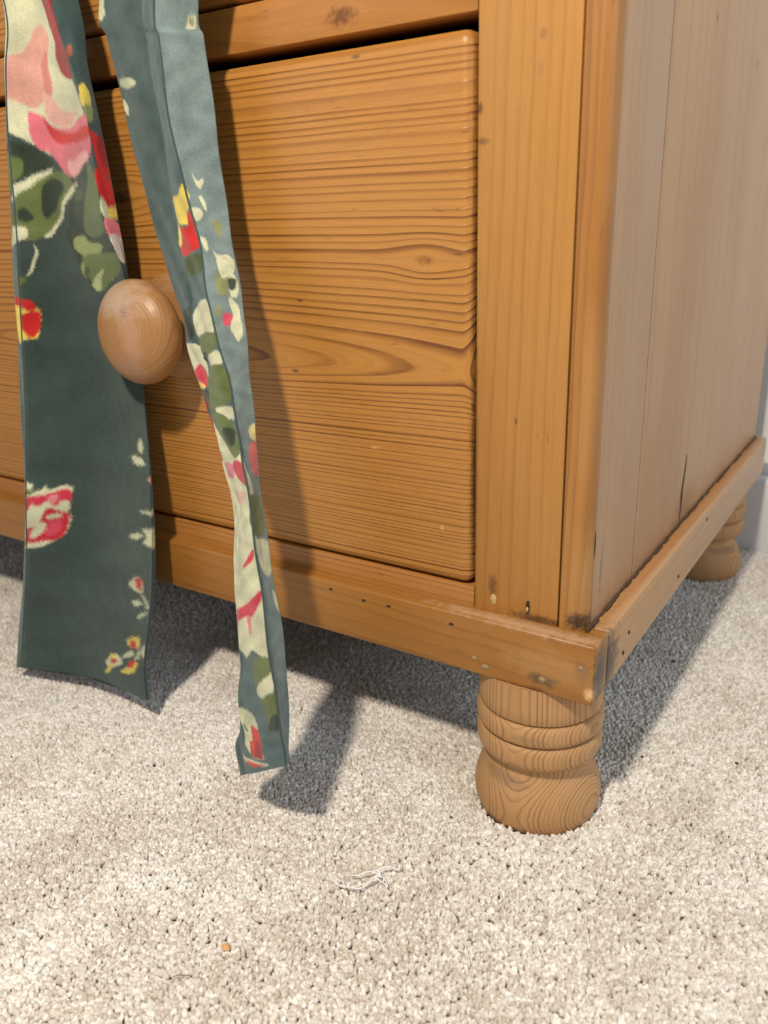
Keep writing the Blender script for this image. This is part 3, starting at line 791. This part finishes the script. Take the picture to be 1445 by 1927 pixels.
PRINT_B=[[[190,196,160],
 [(0.05,2.12), (0.433,2.08), (0.633,2.23), (0.367,2.4), (0.033,2.35)]],
 [[190,196,160],
 [(0.033,2.6), (0.167,2.85), (0.1,3.15), (0.0,3.0)]],
 [[190,196,160],
 [(-0.3,-0.5), (0.183,0.08), (0.033,0.35), (-0.3,0.23)]],
 [[36,46,40],
 [(0.0,9.83), (0.983,9.35), (0.733,10.88), (-0.3,10.98)]],
 [[206,208,172],
 [(-0.3,11.03), (0.85,11.0), (0.933,11.65), (1.0,12.5), (0.55,12.9), (0.0,12.7), (-0.3,11.45)]],
 [[200,52,74],
 [(0.0,12.2), (0.583,11.78), (0.967,12.43), (0.633,12.93), (0.367,12.68), (0.0,12.55)]],
 [[222,202,92],
 [(-0.3,12.6), (0.45,12.68), (0.533,12.93), (-0.3,12.9)]],
 [[60,60,55],
 [(-0.3,12.98), (0.9,12.98), (0.35,13.88), (-0.3,13.93)]],
 [[158,14,28],
 [(-0.3,13.45), (0.367,13.53), (0.15,13.75), (-0.3,13.7)]],
 [[222,202,92],
 [(1.983,4.85), (2.083,5.38), (1.85,5.88), (2.017,6.25), (1.25,6.25), (0.983,5.75), (0.983,5.3), (1.65,5.3)]],
 [[196,36,34],
 [(1.8,5.68), (2.033,5.95), (2.033,6.8), (1.967,7.15), (1.0,7.53), (1.067,6.73), (1.183,6.28), (1.683,6.4)]],
 [[222,202,92],
 [(1.05,6.18), (1.3,6.25), (1.2,6.95), (0.95,7.18)]],
 [[66,80,42],
 [(1.117,7.5), (2.017,7.25), (1.933,8.12), (1.267,8.0)]],
 [[66,80,42],
 [(0.983,7.55), (1.9,7.35), (1.917,7.95), (1.15,8.3)]],
 [[206,208,172],
 [(1.083,9.58), (1.883,9.03), (2.017,9.93), (2.067,10.53), (1.417,10.65), (0.9,10.8), (0.883,10.18)]],
 [[96,110,58],
 [(0.933,10.8), (1.567,10.5), (2.083,10.6), (1.883,11.18), (1.167,11.68), (0.8,11.48)]],
 [[42,54,40],
 [(0.933,11.38), (1.3,11.38), (1.117,11.85), (0.85,11.75)]],
 [[206,208,172],
 [(1.15,11.65), (1.933,11.2), (2.033,11.85), (1.25,12.03)]],
 [[96,110,58],
 [(1.05,12.15), (1.683,11.8), (2.2,12.15), (1.917,13.55), (1.25,13.75), (0.483,13.93), (0.733,12.85)]],
 [[206,208,172],
 [(1.15,13.73), (1.95,13.6), (2.067,14.25), (1.567,14.15)]],
 [[206,208,172],
 [(0.533,14.2), (1.967,14.68), (2.183,15.85), (2.567,17.15), (2.3,18.48), (1.917,19.85), (-0.3,19.85), (0.0,18.0), (-0.3,16.88), (0.0,15.25)]],
 [[96,110,58],
 [(0.6,14.0), (1.383,13.83), (1.917,14.43), (2.0,15.55), (1.617,15.9), (1.35,15.03), (0.95,14.43)]],
 [[42,54,40],
 [(1.35,14.43), (1.933,14.55), (1.717,15.3), (1.4,15.08)]],
 [[200,52,74],
 [(1.383,15.95), (1.9,15.83), (2.1,16.73), (1.9,17.12), (1.45,16.68)]],
 [[214,130,140],
 [(1.033,15.95), (1.417,16.03), (1.4,16.8), (0.717,16.73)]],
 [[182,24,54],
 [(0.0,14.0), (0.433,14.12), (1.033,14.98), (0.667,16.03), (-0.3,15.93)]],
 [[212,180,160],
 [(1.1,17.23), (2.0,17.23), (1.6,17.9), (1.1,17.75)]],
 [[206,208,172],
 [(-0.3,18.18), (2.133,18.07), (2.067,19.45), (2.05,20.58), (2.033,21.88), (2.15,22.83), (1.717,22.78), (1.433,22.5), (1.167,22.85), (0.983,22.55), (-0.3,22.18), (-0.3,21.0)]],
 [[200,52,74],
 [(1.35,20.0), (1.967,19.28), (1.9,19.68), (1.533,19.93)]],
 [[200,52,74],
 [(-0.3,21.65), (1.333,21.15), (2.017,20.58), (1.967,20.95), (1.567,21.55), (1.417,21.38), (0.383,21.95)]],
 [[214,130,140],
 [(1.367,21.4), (1.55,21.5), (1.417,22.18), (1.383,21.73)]],
 [[96,110,58],
 [(1.4,22.83), (1.717,22.73), (2.15,22.85), (2.167,23.18), (1.75,23.62), (1.367,23.7), (1.317,23.18)]],
 [[206,208,172],
 [(1.383,23.78), (1.783,23.38), (2.15,23.08), (1.983,23.85), (1.55,24.08)]],
 [[96,110,58],
 [(1.483,24.12), (1.95,23.8), (2.117,24.45), (1.967,25.03), (1.717,25.05), (1.717,24.48)]],
 [[42,54,40],
 [(1.783,24.53), (2.117,24.45), (1.95,25.05), (1.7,25.05)]],
 [[206,208,172],
 [(0.233,24.25), (1.283,24.43), (1.417,24.8), (1.483,25.48), (1.6,26.48), (1.333,26.45), (1.117,26.1), (0.933,25.12)]],
 [[100,112,62],
 [(0.633,24.68), (1.117,25.03), (1.083,25.18)]],
 [[206,48,28],
 [(1.167,24.78), (1.467,24.98), (1.567,26.05), (1.55,26.48), (1.217,26.35), (1.183,25.62), (1.3,25.62)]],
 [[158,14,28],
 [(1.367,25.6), (1.45,25.48), (1.55,26.18), (1.533,26.45), (1.317,26.38)]],
 [[206,208,172],
 [(0.767,26.18), (1.167,26.45), (1.717,26.7), (1.583,26.83), (1.15,26.65)]],
 [[206,60,50],
 [(1.033,26.43), (1.367,26.65), (1.6,26.75), (1.25,26.78)]],
 [[206,208,172],
 [(2.867,0.15), (2.983,0.18), (2.933,0.5), (2.733,0.62)]],
 [[150,152,110],
 [(2.833,0.23), (2.95,0.18), (2.9,0.45)]],
 [[206,208,172],
 [(2.283,4.58), (2.35,4.88), (2.6,4.75), (2.45,5.15), (2.3,4.98)]],
 [[206,208,172],
 [(2.317,5.25), (2.483,5.38), (2.467,5.83), (2.35,5.62)]],
 [[206,208,172],
 [(1.933,5.65), (2.25,5.65), (2.35,5.88), (2.083,6.2)]],
 [[206,208,172],
 [(2.017,6.7), (2.317,6.73), (2.367,7.25), (2.183,7.25)]],
 [[134,140,96],
 [(2.533,6.03), (2.883,6.18), (2.75,6.8), (2.617,6.55)]],
 [[206,208,172],
 [(2.433,7.18), (2.617,7.4), (2.933,7.38), (2.933,8.12), (2.667,7.8)]],
 [[205,110,105],
 [(2.7,7.45), (2.85,7.53), (2.767,7.75)]],
 [[134,140,96],
 [(2.467,8.12), (2.783,7.88), (2.7,9.08), (2.333,8.97)]],
 [[206,208,172],
 [(2.833,7.88), (2.967,8.38), (2.933,9.15), (2.7,9.08)]],
 [[70,86,66],
 [(2.767,8.25), (2.95,8.3), (2.85,8.8), (2.733,8.8)]],
 [[206,208,172],
 [(2.533,7.4), (2.75,7.55), (2.983,7.48), (2.933,8.1), (2.6,8.38)]],
 [[205,84,96],
 [(2.467,9.7), (2.7,9.83), (2.55,10.3), (2.333,10.23)]],
 [[134,140,96],
 [(2.283,9.33), (2.467,9.58), (2.333,10.0), (2.183,9.75)]],
 [[206,208,172],
 [(2.65,8.97), (2.917,9.4), (2.9,10.7), (2.717,11.03), (2.55,10.35), (2.683,9.93)]],
 [[134,140,96],
 [(2.467,7.88), (2.567,8.38), (2.433,8.97), (2.367,8.45)]],
 [[216,204,140],
 [(2.767,14.43), (3.3,14.2), (3.3,14.98), (2.817,14.98)]],
 [[206,110,104],
 [(2.617,15.03), (3.3,14.98), (3.3,16.93), (2.667,16.53)]],
 [[112,118,74],
 [(1.917,17.32), (3.3,17.45), (2.967,18.95), (1.917,19.05)]],
 [[206,208,172],
 [(1.95,19.07), (3.0,19.03), (3.3,19.6), (1.95,19.6)]],
 [[112,118,74],
 [(2.117,18.18), (3.3,18.1), (3.0,18.78), (2.1,19.03)]],
 [[206,208,172],
 [(2.1,19.6), (3.3,19.25), (3.0,20.18), (2.583,20.18), (2.217,19.8)]],
 [[190,196,160],
 [(2.85,20.5), (3.3,21.0), (3.3,21.6), (2.9,21.3)]]]



def chaikin(pts, it=2):
    P = np.array(pts, float)
    for _ in range(it):
        Q = np.roll(P, -1, 0)
        P = np.stack([0.8 * P + 0.2 * Q, 0.2 * P + 0.8 * Q], 1).reshape(-1, 2)
    return P


def inside(S, V, P):
    res = np.zeros(S.shape, bool)
    x0, x1 = P[:, 0].min(), P[:, 0].max()
    y0, y1 = P[:, 1].min(), P[:, 1].max()
    idx = np.nonzero((S >= x0) & (S <= x1) & (V >= y0) & (V <= y1))
    s, v = S[idx], V[idx]
    c = np.zeros(s.shape, bool)
    j = len(P) - 1
    for i in range(len(P)):
        xi, yi = P[i]
        xj, yj = P[j]
        if yi != yj:
            cond = ((yi > v) != (yj > v)) & (s < (xj - xi) * (v - yi) / (yj - yi) + xi)
            c ^= cond
        j = i
    res[idx] = c
    return res


def velvet(name):
    g = G(name)
    at = g.n('ShaderNodeAttribute', attribute_name='print')
    P = g.obj()
    nap = g.noise(P, 1700.0, 3.0, 0.7)
    brush = g.noise(P, 110.0, 4.0, 0.6)
    col = g.mix(1.0, at.outputs['Color'], g.vec(*[g.m('MULTIPLY_ADD', nap, 0.8, g.m('MULTIPLY_ADD', brush, 0.5, 0.35))] * 3), 'MULTIPLY')
    g.set(Base_Color=col, Roughness=0.95, Sheen_Weight=0.32, Sheen_Roughness=0.40)
    g.b.inputs['Sheen Tint'].default_value = (0.85, 0.95, 0.95, 1)
    g.b.inputs['Specular IOR Level'].default_value = 0.1
    g.bump(g.m('MULTIPLY_ADD', brush, 1.2, nap), 0.8, 0.0007)
    return g.mat


M_velvet = velvet('printed_velvet')
M_seam = plain('dark_teal_seam_thread', (0.05, 0.075, 0.075), 0.9, 0.5, 2000)
FAB = (1.0, 1.0, 1.05)


def strap(name, rows, top_rows, prints, base_cols, counts, seam_col, thick, bulge, m_rows, label, back_col, skew=1.0, bdir=(0.0, -1.0)):
    k = len(top_rows)
    rows = np.concatenate([np.array(top_rows, float), np.array(rows, float)])
    fine = catmull(rows.reshape(len(rows), -1), m_rows).reshape(-1, 4, 3)
    nv = len(fine)
    vpar = np.arange(nv) / m_rows - k
    s = np.concatenate([np.linspace(i, i + 1, c, endpoint=False) for i, c in enumerate(counts)] + [[3.0]])
    ns = len(s)
    si = np.minimum(s.astype(int), 2)
    st = (s - si)[None, :, None]
    pts = fine[:, si] * (1 - st) + fine[:, si + 1] * st
    # round the ridges
    for _ in range(10):
        q = pts.copy()
        q[:, 1:-1] = 0.25 * pts[:, :-2] + 0.5 * pts[:, 1:-1] + 0.25 * pts[:, 2:]
        pts = q
    bz = np.zeros((nv, ns))
    for i in range(3):
        sel = si == i
        bz[:, sel] = bulge[i] * np.sin(np.pi * (s[sel] - i) ** skew)[None]
    pts[:, :, 0] += bz * bdir[0]
    pts[:, :, 1] += bz * bdir[1]
    SS, VV = np.meshgrid(s, vpar)
    # gentle drape folds and cloth unevenness
    pts[:, :, 1] += 0.0007 * np.sin(SS * 4.1 + VV * 0.9) + 0.0004 * np.sin(SS * 9 - VV * 2.3)
    colr = np.zeros((nv, ns, 3))
    wob = 0.010 * np.sin(SS * 9 + VV * 7) + 0.006 * np.sin(SS * 17 - VV * 13)
    for q in range(4):
        SJ = SS + rng.normal(0, 0.008, SS.shape) + wob
        VJ = VV + rng.normal(0, 0.014 * (12.0 / len(rows)) ** -0.6, VV.shape) + wob * 0.6
        layer = np.zeros((nv, ns, 3))
        for i in range(3):
            layer[:, si == i] = np.array(lin(base_cols[i]))
        for c, poly in prints:
            layer[inside(SJ, VJ, chaikin(poly))] = lin(c)
        colr += layer / 4
    tone = 1.0 + 0.16 * np.sin(SS * 5.3 + np.sin(VV * 3.1) * 2) * np.sin(VV * 4.7 + SS * 2) + rng.normal(0, 0.05, SS.shape)
    colr = np.clip(colr * np.array(FAB) * tone[:, :, None], 0, 0.9)
    # back face
    nb = 40
    bs = np.linspace(0, ns - 1, nb)
    bi = np.minimum(bs.astype(int), ns - 2)
    bt = (bs - bi)[None, :, None]
    chord = np.linspace(0, 1, nb)[None, :, None]
    back = 0.5 * (pts[:, bi] * (1 - bt) + pts[:, bi + 1] * bt) + 0.5 * (pts[:, :1] * (1 - chord) + pts[:, -1:] * chord)
    off = thick * np.sin(np.pi * np.clip(np.linspace(0, 1, nb), 0.0, 1.0)) ** 0.5 + 0.0006
    back[:, :, 1] += off[None]
    front_at = np.maximum(pts[:, bi, 1], 0) * 0
    back = back[:, ::-1]
    loop = np.concatenate([pts, back], 1)
    nl = loop.shape[1]
    cols = np.concatenate([colr, np.tile(np.array(lin(back_col)), (nv, nb, 1))], 1)
    idx = np.arange(nv * nl).reshape(nv, nl)
    nx = np.roll(idx, -1, 1)
    faces = np.stack([idx[:-1], idx[1:], nx[1:], nx[:-1]], -1).reshape(-1, 4)
    me = bpy.data.meshes.new(name)
    me.vertices.add(nv * nl)
    me.vertices.foreach_set('co', loop.reshape(-1).astype(np.float32))
    caps = [list(idx[-1]), list(idx[0])[::-1]]
    nf = len(faces)
    me.loops.add(nf * 4 + 2 * nl)
    me.loops.foreach_set('vertex_index', np.concatenate([faces.reshape(-1), np.array(caps[0]), np.array(caps[1])]).astype(np.int32))
    me.polygons.add(nf + 2)
    starts = np.concatenate([np.arange(nf) * 4, [nf * 4, nf * 4 + nl]]).astype(np.int32)
    me.polygons.foreach_set('loop_start', starts)
    me.update(calc_edges=True)
    me.validate()
    ca = me.color_attributes.new('print', 'FLOAT_COLOR', 'POINT')
    ca.data.foreach_set('color', np.concatenate([cols, np.ones((nv, nl, 1))], -1).reshape(-1).astype(np.float32))
    me.shade_smooth()
    o = link(name, me, M_velvet)
    tag(o, label, 'strap', 'floral velvet straps')
    j = int(np.argmin(abs(s - seam_col)))
    bm = bmesh.new()
    sp = pts[::max(1, m_rows // 5), j].copy()
    sp[:, 1] -= 0.0001
    tube_bm(bm, sp, 0.00055, 6)
    sm = from_bm('seam', bm, M_seam, o)
    sm['label'] = 'stitched edge seam'
    return o




def top_rows(xs, xs_low, zlow):
    """the straps go up the front of the chest and over its top edge"""
    out = []
    for (y, z) in ((0.080, HGT + 0.0045), (-0.008, HGT + 0.0050), (-0.029, HGT - 0.012), (-0.030, 0.62)):
        out.append([(xs[0], y + 0.001, z), (xs[1], y, z + 0.0006), (xs[2], y, z + 0.0006), (xs[3], y + 0.001, z)])
    out.append([(x, y, zlow) for x, y in zip(xs_low, (-0.028, -0.033, -0.037, -0.028))])
    return out


TOP_A = top_rows((-0.366, -0.360, -0.312, -0.304), (-0.362, -0.355, -0.311, -0.300), 0.510)
TOP_B = top_rows((-0.220, -0.204, -0.190, -0.164), (-0.226, -0.208, -0.196, -0.170), 0.500)
strap('velvet_strap', STRAP_A, TOP_A, PRINT_A, [(88, 106, 102), (53, 69, 63), (62, 80, 78)], (8, 150, 26), 1.0, 0.003, (0.0, -0.010, 0.001), 64,
      'wide flat dark green floral velvet strap passing behind the round knob', (90, 112, 108), 1.15, (0.62, -0.78))
strap('velvet_strap', STRAP_B, TOP_B, PRINT_B, [(64, 84, 83), (78, 100, 101), (120, 137, 134)], (50, 60, 50), 2.0, 0.004, (0.0005, 0.0012, 0.0015), 28,  # right band painted lighter: grazing lamp light and velvet sheen in its base colour
      'narrow twisted grey green floral velvet strap to the right of the knob', (110, 130, 126))

# ------------------------------------------------------------------ carpet pile
FEET = [(-0.030, 0.021), (-0.030, DEP - 0.036), (-WID + 0.03, 0.021), (-WID + 0.03, DEP - 0.036)]


def grid_pts(x0, x1, y0, y1, step):
    xs = np.arange(x0, x1, step)
    ys = np.arange(y0, y1, step)
    A, B = np.meshgrid(xs, ys)
    A = A + (np.arange(len(ys)) % 2)[:, None] * step * 0.5
    P = np.stack([A.ravel(), B.ravel()], 1)
    return P + rng.normal(0, step * 0.28, P.shape)


X0, X1, Y0, Y1 = -0.78, 0.34, -0.40, 0.468
near = grid_pts(X0, X1, Y0, Y1, 0.00185)
hid = (near[:, 0] < -0.10) & (near[:, 1] > 0.16)
near = near[~hid]
far = grid_pts(-1.15, 0.80, -0.95, 0.466, 0.0030)
inn = (far[:, 0] > X0) & (far[:, 0] < X1) & (far[:, 1] > Y0) & (far[:, 1] < Y1)
inn &= ~((far[:, 0] < -0.10) & (far[:, 1] > 0.16))
far = far[~inn]
allp = np.concatenate([near, far])
size = np.concatenate([np.full(len(near), 0.00138), np.full(len(far), 0.0022)])
keep = np.ones(len(allp), bool)
for fx, fy in FEET:
    keep &= ((allp[:, 0] - fx) ** 2 + (allp[:, 1] - fy) ** 2) > 0.0338 ** 2
allp, size = allp[keep], size[keep]
npt = len(allp)
print('tufts', npt)


def vnoise(P, sc, seed):
    r = np.random.default_rng(seed)
    T = r.random((64, 64))
    q = P * sc
    i = np.floor(q).astype(int)
    f = q - i
    f = f * f * (3 - 2 * f)
    a = T[i[:, 0] % 64, i[:, 1] % 64]
    b = T[(i[:, 0] + 1) % 64, i[:, 1] % 64]
    c = T[i[:, 0] % 64, (i[:, 1] + 1) % 64]
    d = T[(i[:, 0] + 1) % 64, (i[:, 1] + 1) % 64]
    return (a * (1 - f[:, 0]) + b * f[:, 0]) * (1 - f[:, 1]) + (c * (1 - f[:, 0]) + d * f[:, 0]) * f[:, 1] - 0.5


lean1 = vnoise(allp, 16, 1) + 0.6 * vnoise(allp, 45, 2)
lean2 = vnoise(allp, 16, 3) + 0.6 * vnoise(allp, 45, 4)
rot = np.stack([lean1 * 0.7 + rng.normal(0, 0.26, npt), lean2 * 0.7 + rng.normal(0, 0.26, npt), rng.uniform(0, 6.28, npt)], 1)
scl = np.stack([size * rng.uniform(0.7, 1.35, npt), size * rng.uniform(0.7, 1.25, npt), np.maximum(0.0020, size * 1.2) * rng.uniform(0.85, 1.15, npt)], 1)
co = np.stack([allp[:, 0], allp[:, 1], -0.0013 + 0.00042 * rng.normal(0, 1, npt) + 0.0012 * vnoise(allp, 30, 5)], 1)
pm = bpy.data.meshes.new('carpet_pile')
pm.vertices.add(npt)
pm.vertices.foreach_set('co', co.reshape(-1).astype(np.float32))
for nm, dat in (('rot', rot), ('scl', scl)):
    at = pm.attributes.new(nm, 'FLOAT_VECTOR', 'POINT')
    at.data.foreach_set('vector', dat.reshape(-1).astype(np.float32))
at = pm.attributes.new('tint', 'FLOAT', 'POINT')
at.data.foreach_set('value', np.clip(rng.normal(0.52, 0.30, npt) + 0.25 * vnoise(allp, 60, 6) + 0.45 * vnoise(allp, 22, 8), 0, 1).astype(np.float32))
pm.update()

g = G('cream_carpet_yarn')
ta = g.n('ShaderNodeAttribute', attribute_name='tint', attribute_type='INSTANCER')
tc = g.mix(ta.outputs['Fac'], (0.62, 0.56, 0.49), (0.96, 0.95, 0.92))
g.set(Base_Color=tc, Roughness=0.85, Sheen_Weight=0.25)
g.b.inputs['Specular IOR Level'].default_value = 0.25
M_yarn = g.mat

pile = link('carpet_pile', pm)
tag(pile, 'cream twist pile carpet covering the floor around the chest', 'carpet', kind='stuff')
ng = bpy.data.node_groups.new('tufts', 'GeometryNodeTree')
ng.interface.new_socket('Geometry', in_out='INPUT', socket_type='NodeSocketGeometry')
ng.interface.new_socket('Geometry', in_out='OUTPUT', socket_type='NodeSocketGeometry')
nd, lk = ng.nodes, ng.links
gi, go = nd.new('NodeGroupInput'), nd.new('NodeGroupOutput')
ico = nd.new('GeometryNodeMeshIcoSphere')
ico.inputs['Radius'].default_value = 1.0
ico.inputs['Subdivisions'].default_value = 2
nz = nd.new('ShaderNodeTexNoise')
nz.inputs['Scale'].default_value = 1.7
nz.inputs['Detail'].default_value = 1.0
sub = nd.new('ShaderNodeVectorMath')
sub.operation = 'SUBTRACT'
sub.inputs[1].default_value = (0.5, 0.5, 0.5)
mul = nd.new('ShaderNodeVectorMath')
mul.operation = 'SCALE'
mul.inputs['Scale'].default_value = 1.5
sp = nd.new('GeometryNodeSetPosition')
smd = nd.new('GeometryNodeSetShadeSmooth')
sma = nd.new('GeometryNodeSetMaterial')
sma.inputs['Material'].default_value = M_yarn
iop = nd.new('GeometryNodeInstanceOnPoints')


def named(nm, typ):
    a = nd.new('GeometryNodeInputNamedAttribute')
    a.data_type = typ
    a.inputs['Name'].default_value = nm
    return a.outputs['Attribute']


lk.new(nz.outputs['Color'], sub.inputs[0])
lk.new(sub.outputs[0], mul.inputs[0])
lk.new(ico.outputs['Mesh'], sp.inputs['Geometry'])
lk.new(mul.outputs[0], sp.inputs['Offset'])
lk.new(sp.outputs[0], smd.inputs[0])
lk.new(smd.outputs[0], sma.inputs['Geometry'])
lk.new(gi.outputs[0], iop.inputs['Points'])
lk.new(sma.outputs[0], iop.inputs['Instance'])
lk.new(named('rot', 'FLOAT_VECTOR'), iop.inputs['Rotation'])
lk.new(named('scl', 'FLOAT_VECTOR'), iop.inputs['Scale'])
lk.new(iop.outputs[0], go.inputs[0])
md = pile.modifiers.new('tufts', 'NODES')
md.node_group = ng

# ------------------------------------------------------------------ small things on the carpet
THREAD=[[(-0.0911,-0.0976),(-0.0869,-0.0991),(-0.0822,-0.0985),(-0.0774,-0.0975),(-0.0742,-0.0943),(-0.0727,-0.0907),(-0.0714,-0.0866),(-0.0712,-0.085)],[(-0.0712,-0.085),(-0.0732,-0.0879),(-0.0743,-0.0923),(-0.078,-0.0967),(-0.0818,-0.098),(-0.0847,-0.0964),(-0.087,-0.0961),(-0.0874,-0.0977),(-0.0858,-0.099),(-0.082,-0.0987)],[(-0.0831,-0.0913),(-0.0809,-0.0886),(-0.0775,-0.0856),(-0.0747,-0.0817),(-0.0727,-0.0801),(-0.0718,-0.0768),(-0.0698,-0.0758),(-0.0666,-0.0755),(-0.0648,-0.074),(-0.0657,-0.0724)],[(-0.0727,-0.0801),(-0.0721,-0.0785),(-0.0706,-0.0777),(-0.0695,-0.076)],[(-0.0743,-0.0818),(-0.0735,-0.0809),(-0.0711,-0.0823),(-0.0701,-0.0843),(-0.0727,-0.0836),(-0.0741,-0.0824),(-0.0731,-0.0819),(-0.0702,-0.0833),(-0.0673,-0.0841),(-0.0672,-0.086),(-0.0687,-0.0865),(-0.0715,-0.0851),(-0.072,-0.0832)],[(-0.0674,-0.0858),(-0.0653,-0.0872),(-0.0637,-0.0876),(-0.0647,-0.0861),(-0.0675,-0.0847)]]
M_thread = plain('white_cotton', (0.95, 0.95, 0.95), 0.8)
bm = bmesh.new()
for i, strand in enumerate(THREAD):
    pts = catmull(np.array(strand), 8)
    zz = 0.0026 + 0.0006 * np.sin(np.arange(len(pts)) * 0.35 + i) + 0.0001 * i
    tube_bm(bm, [(a, b, z + 0.0020) for (a, b), z in zip(pts, zz)], 0.00033, 6)
tag(from_bm('cotton_thread', bm, M_thread), 'knotted scrap of white cotton thread lying on the carpet', 'thread')
bm = bmesh.new()
for strand in [[(-0.0166, -0.1016), (-0.0139, -0.1005), (-0.0101, -0.1024)], [(-0.015, -0.0965), (-0.0113, -0.1005), (-0.0078, -0.1053)], [(-0.0057, -0.0944), (-0.0084, -0.0969), (-0.0096, -0.1008)], [(-0.012, -0.1001), (-0.0096, -0.103), (-0.0079, -0.1058)]]:
    tube_bm(bm, [(a, b, 0.0030) for a, b in catmull(np.array(strand), 6)], 0.00022, 5)
tag(from_bm('loose_fibre', bm, plain('pale_fibre', (0.86, 0.84, 0.80), 0.8)), 'pale wispy loose fibre on the carpet in front of the foot', 'fibre')
bm = bmesh.new()
tube_bm(bm, catmull(np.array([(-0.1177, -0.1826, 0.0025), (-0.1169, -0.1801, 0.0034), (-0.1150, -0.1780, 0.0034), (-0.1116, -0.1755, 0.0026)]), 6), 0.00017, 5)
tag(from_bm('hair', bm, plain('dark_hair', (0.03, 0.025, 0.02), 0.5)), 'short curved dark hair lying on the carpet near the front', 'hair')


def crumb(name, loc, r, mat, label, group=None):
    bm = bmesh.new()
    bmesh.ops.create_icosphere(bm, subdivisions=2, radius=1.0)
    for v in bm.verts:
        k = 1 + random.uniform(-0.3, 0.3)
        v.co = Vector((v.co.x * r * 1.3 * k, v.co.y * r * k, v.co.z * r * 0.7 * k))
    o = from_bm(name, bm, mat)
    o.location = loc
    tag(o, label, 'crumb', group)


crumb('orange_crumb', (-0.1097, -0.1548, 0.0013), 0.0016, plain('orange_crumb', (0.75, 0.42, 0.18), 0.8, 0.5, 900), 'tiny orange crumb caught in the carpet near the front')
M_lint = plain('dark_lint', (0.02, 0.025, 0.03), 0.9)
crumb('lint_speck', (-0.0026, 0.2126, 0.0014), 0.0012, M_lint, 'dark speck of lint in the shadow beside the chest', 'dark lint specks')
crumb('lint_speck', (0.0120, 0.0858, 0.0014), 0.0007, M_lint, 'dark speck of lint right of the front foot', 'dark lint specks')
crumb('lint_speck', (0.0624, 0.1084, 0.0014), 0.0007, M_lint, 'dark speck of lint nearest the right edge of the photo', 'dark lint specks')
crumb('lint_speck', (-0.2440, -0.0773, 0.0014), 0.0008, M_lint, 'dark speck of lint left of the narrow strap end', 'dark lint specks')
